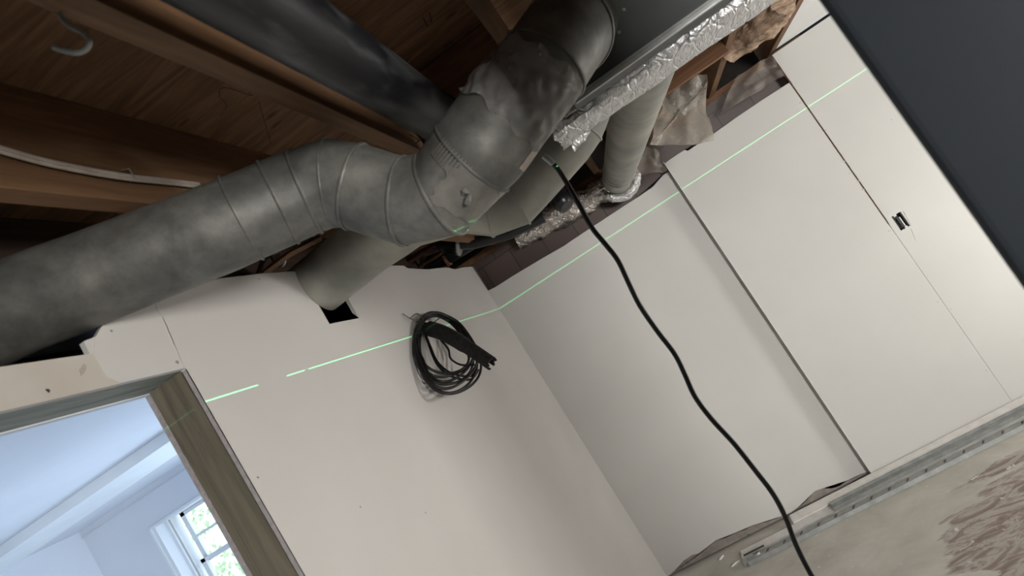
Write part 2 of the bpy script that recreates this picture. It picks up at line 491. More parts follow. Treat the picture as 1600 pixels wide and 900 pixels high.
# painted strip left of the taped joint, then bare beige paper over the header
pa = [(seam_y + .02, 2.235), (1.16, 2.235), (1.10, 2.16), (1.025, 2.10), (LW(146, 553)[0], 2.066), (LW(158, 575)[0], 2.03), LW(168, 590), (LW(190, 599)[0], zh + .001), (LW(288, 575)[0] + .0008, zh + .001), (LW(288, 575)[0] + .0008, zh + .02), (seam_y + .02, zh + .13)]
prism('drywall_strip', pa, 0, LX - TH, LX - .00005, M_wall, wl_)
hp = [(LW(142, 553)[0], 2.069), LW(146, 553), (LW(158, 575)[0], 2.03), LW(168, 590), (LW(190, 599)[0], zh), (.30, zh), (.30, 2.055), LW(0, 573), LW(75, 562)]
prism('bare_drywall_strip', hp, 0, LX - TH, LX - .0004, M_raw, wl_)
prism('glue_stain', [LW(*p) for p in [(127, 588), (124, 578), (131, 568), (136, 571), (134, 580)]], 0, LX - .0006, LX - .0001, M_cable, wl_)
tube('knot_hole', [onx(74, 611, LX - .001), onx(74, 611, LX + .0002)], [.004, .004], M_foam, wl_, seg=9)
edge = [(1.006, 2.106), (1.014, 2.106), (1.022, 2.068), (.998, 2.066)]
prism('cut_edge', [LW(131, 533), (1.040, 2.106), LW(147, 553), LW(141, 553)], 0, LX - TH, LX - .0008, M_wall, wl_)
# rest of the wall on the near side of the door
prism('drywall_sheet', [(-2.2, 0), (.39, 0), (.39, zh), (.30, zh), (.30, 2.055), (.30, 2.25), (-2.2, 2.25)], 0, LX - TH, LX, M_wall, wl_)
# far side drywall of the same wall
prism('back_drywall', [(yj, 0), (4.4, 0), (4.4, 2.0), (yj, 2.0)], 0, LX - .114 - TH, LX - .114, M_room, wl_)
prism('back_drywall', [(-2.2, 0), (.39, 0), (.39, 2.05), (-2.2, 2.05)], 0, LX - .114 - TH, LX - .114, M_room, wl_)
prism('back_drywall', [(.39, zh), (yj, zh), (yj, 2.05), (.39, 2.05)], 0, LX - .114 - TH, LX - .114, M_room, wl_)
# jamb edges: thin strips of drywall edge, darker paper
box('drywall_edge', (LX - TH, yj - .0012, 0), (LX - .0006, yj + .0004, zh), M_gyp, wl_)
box('drywall_edge', (LX - .114 - TH, yj - .0012, 0), (LX - .114, yj + .0004, zh), M_gyp, wl_)
# taped joint ridge
jp = [Vector((LX + .0002, seam_y, 2.16)), Vector((LX + .0002, LW(288, 575)[0], 2.0))]
tube('tape_ridge', jp, .0009, M_wall, wl_, seg=6)
# joint compound strip and small screw dimples
def dimple(px, py, r=.0032, plane='x'):
    c = onx(px, py, LX) if plane == 'x' else ony(px, py, RY)
    ax = Vector((1, 0, 0)) if plane == 'x' else Vector((0, -1, 0))
    par = wl_ if plane == 'x' else wr_
    tube('screw_head', [c - ax * .002, c + ax * .0008], [r, r], M_steel2, par, seg=10)
for p in [(277, 566), (403, 746), (405, 436), (174, 517), (563, 792), (665, 801)]: dimple(*p, r=.0025 if p[1] != 566 else .004)

# studs and plates of the doorway: each board is a board
jamb = struct(bevel_obj(box('trim_1', (LX - .114, yj, 0), (LX - TH, yj + .038, 2.0), M_jamb), .002))
# slightly proud header board under the sheet
head = struct(bevel_obj(box('trim_2', (LX - .114, .32, zh + .002), (LX - TH, yj + .0, zh + .04), M_head), .002))
struct(box('trim_3', (LX - .114, .352, 0), (LX - TH, .39, zh), M_jamb))
for y in (1.62, 2.28, 2.72, 3.12, 3.52, 3.83):
    box('stud', (LX - .100, y, 0), (LX - TH, y + .036, 2.02), M_joist, wl_)

# niche wall
wn_ = bpy.data.objects.new('wall_niche', None); wn_.name = 'wall_back'; C.collection.objects.link(wn_); wn_.location = (-.3, BY, 0); struct(wn_)
def NB(px, py): q = ony(px, py, BY); return (q.x, q.z)
top = [(LX, NB(766, 452)[1]), NB(775, 448), NB(800, 432), NB(850, 402), NB(880, 385), NB(905, 368), NB(940, 345), NB(975, 322), NB(1000, 306), NB(1020, 292), NB(1037, 273)]
top = [(max(a, LX + .002 * i), b) for i, (a, b) in enumerate(top)]
top[-1] = (min(top[-1][0], NX - .004), top[-1][1])
prism('drywall_sheet', [(NX + .06, .012), (LX, .012)] + top + [(NX - .003, top[-1][1]), (NX - .002, 2.0), (NX + .06, 2.0)], 1, BY, BY + TH, M_wallr, wn_)
# torn, damp lower band of the sheet
bz_ = [.016, .030, .052, .058, .044, .062, .070, .056, .060, .046, .050, .036, .028, .020, .014]
bpoly = [(-.945 + .80 * k / 14, z + .004 * noise.noise(Vector((k * 1.3, 0, 0)))) for k, z in enumerate(bz_)]
prism('damp_band', [(-.945, .0125)] + bpoly + [(-.145, .0125)], 1, BY - .0008, BY - .0001, M_stain, wn_)
st2 = [NB(*p) for p in [(1240, 808), (1262, 793), (1282, 775), (1298, 763), (1303, 768), (1312, 768), (1325, 757), (1345, 746), (1360, 738)]]
bz2 = [.006, .012, .020, .034, .050, .044, .020, .014, .020, .016, .020, .012]
prism('damp_band', [(-.145, .0125)] + [(-.145 + .475 * k / 11, z + .012) for k, z in enumerate(bz2)] + [(.330, .0125)], 1, BY - .0008, BY - .0001, M_stain, wn_)
for p in [(1169, 835), (1328, 757)]:
    c = ony(*p, BY); tube('screw_head', [c + Vector((0, .002, 0)), c - Vector((0, .0014, 0))], [.004, .004], M_abs, wn_, seg=10)

# right wall: two sheets with an open joint, cut-out for a box
wr_ = bpy.data.objects.new('wall_right', None); C.collection.objects.link(wr_); wr_.location = (1.1, RY, 0); struct(wr_)
def RB(px, py): q = ony(px, py, RY); return (q.x, q.z)
jc = (SEAM + .004, RB(1395, 345)[1])
topR = [RB(*p) for p in [(1041, 254), (1047, 249), (1070, 234), (1074, 236), (1118, 207), (1150, 184), (1190, 157), (1232, 130)]]
topR[0] = (NX, topR[0][1]); topR[-1] = (SEAM - .0045, topR[-1][1])
prism('drywall_sheet', [(NX, .01)] + topR + [(SEAM - .0035, jc[1]), (SEAM - .0008, jc[1] - .02), (SEAM - .0006, .01)], 1, RY, RY + TH, M_wallr, wr_)
b0, b1 = RB(1393, 340), RB(1421, 352)
bx0, bx1, bz0, bz1 = 1.154, 1.206, 1.080, 1.170
prism('drywall_sheet', [(SEAM + .0042, 2.262), (3.3, 2.262), (3.3, bz1 + 0.0), (bx0, bz1), (jc[0] + .0, bz1 - .001), (SEAM + .0045, bz1)][:3] + [(bx1, bz1), (bx0, bz1), (SEAM + .0042, bz1)], 1, RY, RY + TH, M_wallr, wr_)
prism('drywall_sheet', [(SEAM + .004, bz1), (bx0, bz1), (bx0, bz0), (SEAM + .0009, bz0), (SEAM + .0012, jc[1] - .01), (SEAM + .004, jc[1])], 1, RY, RY + TH, M_wallr, wr_)
prism('drywall_sheet', [(bx1, bz1), (3.3, bz1), (3.3, bz0), (bx1, bz0)], 1, RY, RY + TH, M_wallr, wr_)
prism('drywall_sheet', [(SEAM + .0009, bz0), (3.3, bz0), (3.3, .01), (SEAM + .0006, .01)], 1, RY, RY + TH, M_wallr, wr_)
# brown backing seen in the joint
box('joint_backing', (SEAM - .05, RY + TH, 0), (SEAM + .03, RY + TH + .03, 2.06), M_block, wr_)
box('joint_backing', (SEAM + .0005, RY + TH, 2.06), (SEAM + .03, RY + TH + .03, 2.25), M_block, wr_)
# return of the niche and its corner bead
box('niche_return', (NX, RY + .0005, .01), (NX + TH, BY + .02, 2.02), M_white, wr_)
tube('corner_bead', [Vector((NX - .0005, RY + .001, .012)), Vector((NX - .0005, RY + .001, 2.10))], .0030, M_wallr, wr_, seg=10)
for p in [(1250, 161), (1290, 203), (1389, 361), (1465, 472), (1486, 483), (1541, 579), (1327, 271), (1393, 187)]: dimple(*p, r=.0028, plane='y')
for p in [(1319, 253), (1341, 284), (1349, 297)]:
    c = ony(*p, RY); tube('plaster_crumb', [c + Vector((-.007, .004, 0)), c + Vector((0, -.002, .002)), c + Vector((.008, .004, .001))], [.002, .003, .002], M_white, wr_, seg=6)
for p, q in (((1424, 357), (1431, 376)), ((1412, 330), (1424, 352))):
    a = ony(*p, RY); b = ony(*q, RY)
    tube('compound_ridge', [a, b], [.0022, .001], M_wallr, wr_, seg=8)

# dark block foundation wall behind the sheets
struct(box('wall_foundation', (-.99, 3.97, 0), (1.35, 4.10, 2.255), M_brick))
struct(box('trim_4', (-1.3, 3.965, 2.255), (1.35, 4.10, 2.293), M_joist))       # sill board on it
struct(box('trim_5', (-1.3, 4.16, 2.293), (3.3, 4.20, SZ), M_shadeboard))          # rim board, coloured dark to stand in for the unlit void
# white soffit board on the right
sof = struct(box('trim_6', (1.166, 1.4, JZ), (3.3, RY + .02, JZ + TH), M_white))
struct(box('wall_right_side', (3.3, -2.3, 0), (3.34, 4.1, 2.5), M_wall))
struct(box('wall_rear', (-1.0, -2.3, 0), (3.3, -2.26, 2.5), M_wall))

# boards added behind the left wall to block outside light, coloured dark
struct(prism('trim_light_block_a', [(-1.10, 2.045), (-1.10, 2.05), (-1.44, 2.128), (-1.44, 2.30), (-1.45, 2.30), (-1.45, 2.12)], 1, -.2, 1.60, M_shadeboard))
struct(prism('trim_light_block_b', [(-1.10, 1.93), (-1.10, 1.94), (-1.34, 1.94), (-1.34, 2.30), (-1.35, 2.30), (-1.35, 1.93)], 1, 1.605, 4.369, M_shadeboard))
struct(box('trim_light_block_c', (-1.35, 1.60, 1.93), (-1.10, 1.605, 2.30), M_shadeboard))
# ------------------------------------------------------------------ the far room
struct(box('wall_bay_shade_end', (-1.75, -2.3, 2.32), (-1.72, 4.62, SZ), M_shadeboard))
struct(box('wall_bay_shade_back', (-1.72, 4.372, 2.32), (-1.1, 4.6, SZ), M_shadeboard))
struct(box('ceiling_far_room', (-6.2, -2.2, 2.30), (-1.345, 4.40, 2.32), M_room))
c3 = struct(box('trim_7', (-6.2, -2.2, 2.289), (-1.10, 2.16, 2.2999), M_room))
cb = struct(bevel_obj(box('trim_8', (-6.2, 3.0, 2.235), (-1.10, 3.50, 2.2995), M_roomtrim), .004))
FB = 4.37
wx0, wx1, wz0, wz1 = -4.525, -3.50, .85, 1.985
pb = bpy.data.objects.new('wall_far_room', None); C.collection.objects.link(pb); pb.location = (-4, FB, 0); struct(pb)
for a, b in (((-6.2, FB, 0), (wx0, FB + .25, 2.3)), ((wx1, FB, 0), (-.98, FB + .25, 2.3)), ((wx0, FB, 0), (wx1, FB + .25, wz0)), ((wx0, FB, wz1), (wx1, FB + .25, 2.3))):
    box('wall_section', a, b, M_room, pb)
struct(box('wall_far_left', (-5.32, -2.2, 0), (-5.22, 4.4, 2.3), M_room))
struct(box('wall_far_rear', (-6.2, -2.3, 0), (-1.0, -2.24, 2.3), M_room))
struct(box('trim_9', (-6.2, FB - .012, 2.245), (-1.1, FB - .0001, 2.2349 + .0), M_room))
win = bpy.data.objects.new('window_1', None); C.collection.objects.link(win); win.location = ((wx0 + wx1) / 2, FB + .2, wz0); struct(win)
# casing
for a, b in (((wx0 - .06, FB - .018, wz0 - .05), (wx0 - .035, FB, wz1 + .012)), ((wx0 - .035, FB - .008, wz0 - .05), (wx0, FB, wz1 + .004)), ((wx1, FB - .018, wz0 - .05), (wx1 + .06, FB, wz1 + .012)), ((wx0 - .06, FB - .018, wz1 + .004), (wx1 + .06, FB, wz1 + .022)), ((wx0 - .08, FB - .05, wz0 - .05), (wx1 + .08, FB, wz0 - .02))):
    bevel_obj(box('window_casing', a, b, M_roomtrim, win), .002)
for k, (dx, dy) in enumerate(((.006, .10), (.014, .13), (.006, .155))):
    box('jamb_stop', (wx0, FB + dy, wz0), (wx0 + dx + .014, FB + dy + .016, wz1), M_roomtrim, win)
def sash(y, z0, z1, cols, rows, nm):
    x0, x1 = wx0 + .05, wx1 - .02; w = .045
    parts = [box_vf((x0, y, z0), (x0 + w, y + .035, z1)), box_vf((x1 - w, y, z0), (x1, y + .035, z1)), box_vf((x0, y, z0), (x1, y + .035, z0 + w)), box_vf((x0, y, z1 - w * .7), (x1, y + .035, z1))]
    fr = link_mesh(nm, *join_vf(parts), M_roomtrim, win)
    for i in range(1, cols):
        xx = x0 + (x1 - x0) * i / cols; box('muntin', (xx - .010, y + .005, z0 + w), (xx + .010, y + .03, z1 - w * .7), M_roomtrim, fr)
    for j in range(1, rows):
        zz = z0 + (z1 - z0) * j / rows; box('muntin', (x0 + w, y + .0052, zz - .010), (x1 - w, y + .0298, zz + .010), M_roomtrim, fr)
    box('pane', (x0 + w * .5, y + .015, z0 + w * .5), (x1 - w * .5, y + .019, z1 - w * .5), M_glass, fr)
sash(FB + .215, 1.515, wz1 - .002, 3, 2, 'upper_sash')
sash(FB + .172, wz0 + .01, 1.56, 3, 2, 'lower_sash')
# outside: a leafy tree
tr = thing('leafy_tree', 'leafy green tree seen outside through the sash window', 'tree', (-7.2, 8.3, -.3))
tube('trunk', [Vector((-7.2, 8.3, -.3)), Vector((-7.15, 8.35, 1.5)), Vector((-7.3, 8.4, 3.4))], [.13, .11, .06], M_bark, tr, seg=14)
V = []; F = []
for i in range(2600):
    a = random.uniform(0, 2 * PI); h = random.random()
    c = Vector((-7.4 + random.gauss(0, 1.3), 8.9 + random.gauss(0, .5), .2 + 3.3 * h))
    d = Vector((random.gauss(0, 1), random.gauss(0, 1), random.gauss(0, 1))).normalized(); e = d.orthogonal().normalized(); s = random.uniform(.03, .07)
    n = len(V); V += [c - d * s, c + e * s * .5, c + d * s, c - e * s * .5]; F.append((n, n + 1, n + 2, n + 3))
link_mesh('foliage', V, F, M_leaf, tr)

# ------------------------------------------------------------------ floor joists
jl = [(-1.195, 'rough brown floor joist above the doorway header, furthest left'), (-.805, 'brown floor joist carrying the white cable'), (-.430, 'brown floor joist with the steel hook, running above the black pipe'),
      (-.035, 'brown floor joist behind the uppermost duct elbow'), (.352, 'orange brown joist showing beside the drooping plastic film'), (.752, 'orange joist end between fibreglass batts'), (1.128, 'brown joist along the edge of the white soffit board')]
for x, lb in jl:
    o = box('floor_joist', (x, -2.2, JZ), (x + .040, 4.07, SZ - .001), M_joist if x > -1 else M_joistshade, bev=.002)
    tag(o, lb, 'joist', 'floor joists under the plywood')
o = box('wood_ledger', (.40, 2.98, JZ - .03), (.745, 3.02, JZ + .05), M_block, bev=.002)
tag(o, 'reddish wood ledger board behind the foil wrapped duct', 'board')
o = box('wood_blocking', (-.388, 1.86, JZ + .02), (-.037, 1.90, SZ - .002), M_block, bev=.002)
tag(o, 'short wood blocking between two joists beyond the black pipe', 'board')
o = box('wood_blocking', (-.763, 2.40, JZ + .02), (-.432, 2.44, SZ - .002), M_block, bev=.002)
tag(o, 'wood blocking above the branch duct where it enters the wall', 'board')

# steel hook screwed in the joist
hk = thing('steel_hook', 'dark steel screw hook under the joist at upper left', 'hook', tuple(at(78, -6, .77)))
hp_ = [at(*p, .77) for p in [(76, -18), (80, -4), (90, 14), (98, 30), (112, 42), (128, 50), (139, 62), (136, 75), (122, 82), (104, 80), (84, 74)]]
tube('hook_wire', spline(hp_, 6), .0036, M_steel2, hk, seg=12)
tube('hook_thread', [at(72, -30, .775), at(76, -18, .772), at(82, 0, .77)], [.0052, .0052, .0048], M_copper, hk, seg=12)

# white cable run
cb_ = thing('white_cable', 'dirty white cable stapled along the joist above the duct', 'cable', tuple(onx(0, 232, -.765)))
pts = [onx(p[0], p[1], -.800 + .0) for p in [(-60, 214), (0, 232), (60, 249), (130, 264), (196, 275)]]
pts = [onx(p[0], p[1], -.755) for p in [(-60, 214), (0, 232), (60, 249), (130, 264), (196, 275), (250, 281), (310, 288)]]
tube('cable_jacket', spline(pts, 6), .0052, M_cable, cb_, seg=10)
tube('cable_jacket', [q + Vector((.002, 0, -.0085)) for q in spline(pts, 6)], .004, M_cable, cb_, seg=10)
q = onx(198, 271, -.757); tube('staple', [q + Vector((-.006, 0, .012)), q + Vector((.008, .002, .006)), q + Vector((.008, .004, -.012)), q + Vector((-.006, .004, -.016))], .0014, M_steel2, cb_, seg=6)

# thin stray wires on plywood
w1 = tube('stray_wire', spline([at(395, 150, 1.30), at(350, 137, 1.27), at(343, 150, 1.27), at(354, 165, 1.28), at(345, 180, 1.29)], 6), .0009, M_copperwire, seg=5)
tag(w1, 'thin curly wire hanging from the joist edge above the duct elbow', 'wire')
w2 = tube('stray_wire', spline([at(404, 158, 1.3), at(412, 185, 1.32), at(424, 226, 1.36)], 6), .0009, M_copperwire, seg=5)
tag(w2, 'thin straight wire dangling onto the top of the duct elbow', 'wire')
w3 = tube('stray_wire', spline([at(640, 210, 1.62), at(654, 219, 1.6), at(648, 225, 1.6), at(661, 216, 1.6)], 5), .0014, M_copperwire, seg=5)
tag(w3, 'knotted bit of wire on the joist end beside the black pipe', 'wire')
for i, (a, b) in enumerate((((661, 27), (668, 41)), ((671, 20), (675, 36)))):
    p = onz(*a, SZ); nn_ = tube('framing_nail', [Vector((p.x, p.y, SZ)), onz(b[0], b[1], SZ - .02)], .0018, M_copperwire, seg=6)
    tag(nn_, ['left', 'right'][i] + ' one of two nails poking down through the plywood', 'nail', 'nails through the plywood')

# ------------------------------------------------------------------ black pipe under joists
bp = thing('black_pipe', 'large black iron pipe with dusty highlights hung under the joists', 'pipe', (-.243, .9, 2.20))
M_pipe = noisy('sooty_black_pipe', (.006, .0065, .008), (.10, .103, .105), 7, .42, .1, det=7, bs=.15, bscale=30, stretch=(3, .7, 3), lo_=.50, hi=.80)
bz = 2.205
pts = [Vector((-.243, y, bz)) for y in (-.6, .0, .5, .9, 1.2, 1.46)]
tube('pipe_run', pts, .0565, M_pipe, bp, seg=40)
tube('pipe_run', [Vector((-.243, 1.40, bz)), Vector((-.243, 1.80, bz + .01))], .0560, M_pipe, bp, seg=32)
tube('coupling', [Vector((-.243, 1.44, bz)), Vector((-.243, 1.447, bz)), Vector((-.243, 1.50, bz)), Vector((-.243, 1.507, bz))], [.057, .0605, .0605, .057], M_abs, bp, seg=40)

# ------------------------------------------------------------------ main duct
md = thing('round_duct', 'large dusty galvanised round duct with three elbows crossing the whole ceiling', 'duct', tuple(at(640, 330, 1.3)))
raw = [(-150, 560, 1.17, 158), (0, 490, 1.22, 154), (170, 424, 1.265, 146), (330, 362, 1.30, 141), (435, 317, 1.335, 136), (476, 300, 1.35, 135), (518, 286, 1.355, 134), (556, 292, 1.35, 134), (600, 306, 1.345, 134), (632, 315, 1.34, 134), (690, 303, 1.315, 134), (752, 232, 1.275, 149), (800, 165, 1.26, 150), (851, 102, 1.262, 143), (872, 70, 1.285, 141), (888, 50, 1.325, 139), (896, 38, 1.39, 134), (900, 33, 1.435, 130)]
dp = [at(x, y, t) for x, y, t, w in raw]; dr = [w * t / 2000.0 for x, y, t, w in raw]
fr = frames(dp)
def mitre_run(dp, fr, dr, i0, i1, nm, m, par, step=.02, nz=.0012, SEG=56):
    V = []; F = []; rows = []
    for i in range(i0, i1):
        a = ring_pts(dp[i], fr[i], dr[i], SEG)
        b = ring_pts(dp[i + 1], fr[i + 1], dr[i + 1], SEG)
        n = max(1, int((dp[i + 1] - dp[i]).length / step))
        for k in range(n + (1 if i == i1 - 1 else 0)):
            rows.append([a[j].lerp(b[j], k / n) for j in range(SEG)])
    for r in rows:
        c = sum(r, Vector()) / SEG
        for q in r:
            V.append(tuple(q + (q - c).normalized() * noise.noise(q * 14) * nz))
    for i in range(len(rows) - 1):
        for j in range(SEG):
            k = (j + 1) % SEG; F.append((i * SEG + j, i * SEG + k, (i + 1) * SEG + k, (i + 1) * SEG + j))
    return link_mesh(nm, V, F, m, par, smooth=True)
def seg_part(i0, i1, nm, nz=.0012):
    return mitre_run(dp, fr, dr, i0, i1, nm, M_duct, md, nz=nz)
seg_part(0, 4, 'straight_section')
el1 = seg_part(4, 7, 'elbow'); el2 = seg_part(7, 10, 'elbow')
seg_part(10, 13, 'straight_section', nz=.003)
el3 = seg_part(13, 17, 'elbow')
for i in (4, 5, 6, 7, 9, 10, 13, 15):
    bead_on('seam_ring', dp[i], fr[i], dr[i], M_duct, {4: el1, 5: el1, 6: el1, 7: el2, 9: el2, 10: el2, 13: el3, 15: el3}[i], .0030 if i != 6 else .002)
def mid_ring(i, k):
    P = dp[i].lerp(dp[i + 1], k); a, u, v, nn = fr[i + 1]; d = (dp[i + 1] - dp[i]).normalized()
    bead_on('seam_ring', P, (a, u, v, d), dr[i] + (dr[i + 1] - dr[i]) * k + .0008, M_duct, md, .0022)
mid_ring(10, .80)
mid_ring(3, .45)

# duct skins: torn plastic wrap, foil tape, ribbed patch
def face_angle(P, fr_):
    a, u, v, nn = fr_; d = (EYE - P); return math.atan2(d.dot(v), d.dot(u))
seg4, r4 = dp[10:14], dr[10:14]
fa = face_angle(seg4[2], frames(seg4)[2])
dn = frames(seg4)[2]; lowang = math.atan2(Vector((0.0, 0, -1)).dot(dn[2]), Vector((0, 0, -1)).dot(dn[1]))
sgn = 1 if math.sin(lowang - fa) > 0 else -1
patch(seg4, r4, .58, .985, fa - 1.45 * sgn, fa + 1.25 * sgn, .0015, 'plastic_wrap', M_wrap, md, rag=.22, nz=.010, nu=40, nv=50, seed=3)
patch(seg4, r4, .02, .30, fa - .2 * sgn, fa + 1.7 * sgn, .0008, 'foil_tape', M_tape, md, rag=.12, nz=.0025, nu=30, nv=30, seed=5)
patch(seg4, r4, .42, .56, fa + 1.0 * sgn, fa + 1.5 * sgn, .001, 'paper_label', M_cable, md, rag=.05, nz=.001, nu=8, nv=12, seed=9)
for k in range(11):
    s = .335 - k * .002; a0 = fa - .75 * sgn + k * .083 * sgn
    pp = []
    patch(seg4, r4, .20, .325, a0, a0 + .028 * sgn, .0022, 'tape_rib', M_tape, md, rag=0, nz=0, nu=4, nv=2, seed=2)
# torn hole crumples
for (x, y, t, r_) in ((709, 268, 1.232, .012), (727, 300, 1.226, .010), (733, 312, 1.228, .008)):
    c = at(x, y, t); v_, f_ = tube_vf([c + Vector((-r_, 0, -.3 * r_)), c + Vector((0, -.5 * r_, 0)), c + Vector((r_, 0, r_))], [r_ * .4, r_, r_ * .3], 10, nz=.006, nscale=60)
    link_mesh('tape_crumple', v_, f_, M_tape, md, smooth=True)
# foil gaskets where the black pipe touches the duct
gk = thing('duct_strap', 'black knotted strap tie at the top of the duct near the black pipe', 'strap', tuple(at(768, 108, 1.28)))
tube('strap_band', spline([at(790, 90, 1.30), at(778, 98, 1.25), at(766, 100, 1.26), at(757, 112, 1.28), at(762, 128, 1.30)], 5), [.006] * 21, M_abs, gk, seg=8)
tube('strap_knot', spline([at(775, 92, 1.26), at(765, 103, 1.245), at(756, 116, 1.27)], 4), .009, M_abs, gk, seg=8, nz=.003, nscale=60)
gk2 = thing('duct_strap', 'short black strap end hooked on the duct beside the pipe coupling', 'strap', tuple(at(700, 190, 1.30)))
tube('strap_band', spline([at(716, 170, 1.33), at(706, 180, 1.30), at(698, 188, 1.275), at(702, 197, 1.255)], 5), .0045, M_abs, gk2, seg=8)

# ------------------------------------------------------------------ plenum and foil
PY = 1.45
tk = thing('trunk_duct', 'dark rectangular trunk duct with a bright bottom flange', 'duct', (.8, PY + .1, 2.04))
PZ = 2.045
def crinkle_box(name, a, b, m, parent, n=(60, 14), nz=.006, sc=22):
    pass
bevel_obj(box('duct_body', (.035, PY, PZ), (1.125, PY + .075, JZ - .003), M_plen, tk), .003)
bevel_obj(box('flange', (.040, PY - .010, PZ - .006), (1.125, PY + .002, PZ + .010), M_steel, tk), .002)
box('flange_seam', (.045, PY - .0115, PZ + .003), (1.125, PY - .009, PZ + .0045), M_steel2, tk)
for x in (.20, .235):
    tube('rivet', [Vector((x, PY, PZ + .07 + (x - .2))), Vector((x, PY - .003, PZ + .07 + (x - .2)))], [.004, .003], M_steel2, tk, seg=10)
# foil faced insulated duct behind it: underside and lower front show
fd = thing('foil_wrapped_duct', 'rectangular duct wrapped in shiny crinkled foil insulation', 'duct', (.6, 1.62, 2.04))
x0, x1, y0, y1, z0, z1 = -.045, 1.12, PY + .105, PY + .285, PZ - .014, JZ - .01
def foil_loop(v):   # rounded rectangle profile in (y,z)
    c = .02; P = [(y0, z1), (y0, z0 + c), (y0 + c * .3, z0 + c * .3), (y0 + c, z0), (y1 - c, z0), (y1 - c * .3, z0 + c * .3), (y1, z0 + c), (y1, z1)]
    k = v * (len(P) - 1); i = min(int(k), len(P) - 2); f = k - i
    return P[i][0] + (P[i + 1][0] - P[i][0]) * f, P[i][1] + (P[i + 1][1] - P[i][1]) * f
def foil_fn(u, v):
    y, z = foil_loop(v); x = x0 + (x1 - x0) * u
    p = Vector((x, y, z)); n1 = noise.noise(Vector((x * 9, y * 28, z * 10))); n2 = abs(noise.noise(Vector((x * 40, y * 12, z * 12))))
    rid = abs(noise.noise(Vector((x * 14, y * 7 + 5, 3))))
    d = n1 * .004 + n2 * .0022 - max(0, .05 - rid) * .07
    x += noise.noise(Vector((y * 30, z * 20, 1))) * .012 * (1 - u)
    return Vector((x, y + (-d if v < .3 else (d if v > .7 else 0)), z - d * (1 if .15 < v < .85 else 0)))
sheet_grid('foil_jacket', foil_fn, 220, 56, M_foil, fd, .001)
box('duct_core', (x0 + .02, y0 + .012, z0 + .012), (x1, y1 - .012, z1), M_steel2, fd)
def tail(u, v):
    A = at(884, 212, 1.70); B = at(945, 168, 1.75); Cc = at(898, 236, 1.72); D = at(935, 198, 1.78)
    p = A.lerp(B, u).lerp(Cc.lerp(D, u * (1 - .2 * v)), v)
    return p + Vector((noise.noise(p * 40), noise.noise(p * 33 + Vector((3, 0, 0))), noise.noise(p * 38))) * .009
sheet_grid('foil_flap', tail, 24, 16, M_foil, fd, .001)

# ------------------------------------------------------------------ second duct and branch into the wall
sd = thing('round_duct', 'smaller round duct bending behind the big duct and entering the wall notch', 'duct', tuple(at(760, 320, 1.85)))
raw2 = [(921, 138, 1.80, 92), (898, 196, 1.82, 93), (881, 220, 1.82, 94), (855, 249, 1.82, 95), (801, 309, 1.82, 94), (765, 322, 1.825, 94), (722, 318, 1.84, 92), (638, 341, 1.93, 93), (573, 384, 2.03, 93), (492, 449, 2.14, 92), (430, 499, 2.225, 92)]
p2 = [at(x, y, t) for x, y, t, w in raw2]; r2 = [w * t / 2000.0 for x, y, t, w in raw2]
fr2 = frames(p2)
def run(pp, rr, i0, i1, nm, m, par, nz=.0008):
    P, R = resample(pp[i0:i1 + 1], rr[i0:i1 + 1], .03)
    return tube(nm, P, R, m, par, seg=44, caps=False, nz=nz, nscale=14)
mitre_run(p2, fr2, r2, 0, 1, 'collar', M_ductl, sd, nz=.0008); mitre_run(p2, fr2, r2, 1, 4, 'straight_section', M_ductl, sd, nz=.0008)
mitre_run(p2, fr2, r2, 4, 6, 'elbow', M_ductl, sd, nz=.0008); mitre_run(p2, fr2, r2, 6, 10, 'branch_section', M_ductl, sd, nz=.0008)
for i in (1, 4, 5): bead_on('seam_ring', p2[i], fr2[i], r2[i], M_ductl, sd, .0025)

fd4 = thing('round_duct', 'pale straight round duct running back from the foil to the foundation wall', 'duct', tuple(at(1000, 200, 2.4)))
a = Vector((.272, 1.70, 2.118)); b = Vector((.060, 3.74, 2.158))
P, R = resample([a, b], [.086, .084], .06)
tube('duct_body', P, R, M_ductl, fd4, seg=44, caps=True)
dd = (b - a).normalized()
for s in (.84, .88): bead_on('seam_ring', a.lerp(b, s), (dd, *frames([a, b])[0][1:3], dd), .0848, M_ductl, fd4, .0016)

# ------------------------------------------------------------------ foil batts over niche wall
fb = thing('foil_batt', 'crumpled foil faced insulation roll lying over the top of the niche wall', 'insulation', (-.3, 3.80, 2.03))
def batt(pts, rad, nm, m, par, seed, nz=.03):
    P, R = resample(pts, rad, .012)
    V, F = tube_vf(P, R, 40, True)
    V2 = []
    for v in V:
        v = Vector(v); q = v * 13 + Vector((seed, 0, 0))
        d = noise.noise(q) * nz + (abs(noise.noise(q * 3.1)) - .25) * nz * .7
        i = min(range(0, len(P), 4), key=lambda k: (P[k] - v).length); n = (v - P[i]).normalized()
        V2.append(tuple(v + n * d))
    return link_mesh(nm, V2, F, m, par, smooth=True)
bpt = [ony(806, 370, 3.88), ony(850, 350, 3.885), ony(900, 322, 3.885), ony(950, 296, 3.885), ony(990, 275, 3.885)]
for q in bpt: q.z = max(q.z, 2.055)
batt(bpt, [.074, .080, .074, .066, .055], 'foil_face', M_foild, fb, 2)
cl = [Vector((.06, 3.74, 2.158)) + Vector((math.cos(a_) * .108, 0, math.sin(a_) * .10 - .005)) for a_ in [PI * 1.0 + k * PI / 8 for k in range(9)]]
batt(cl, [.012, .02, .024, .024, .025, .024, .022, .02, .014], 'foil_collar', M_foil, fb, 5, .012)
pkk = batt([ony(935, 285, 3.90), ony(955, 300, 3.86), ony(968, 305, 3.83)], [.03, .025, .02], 'red_fibre', noisy('pink_fibre', (.22, .07, .05), (.42, .20, .15), 40, .9, bs=.6), fb, 8, .012)
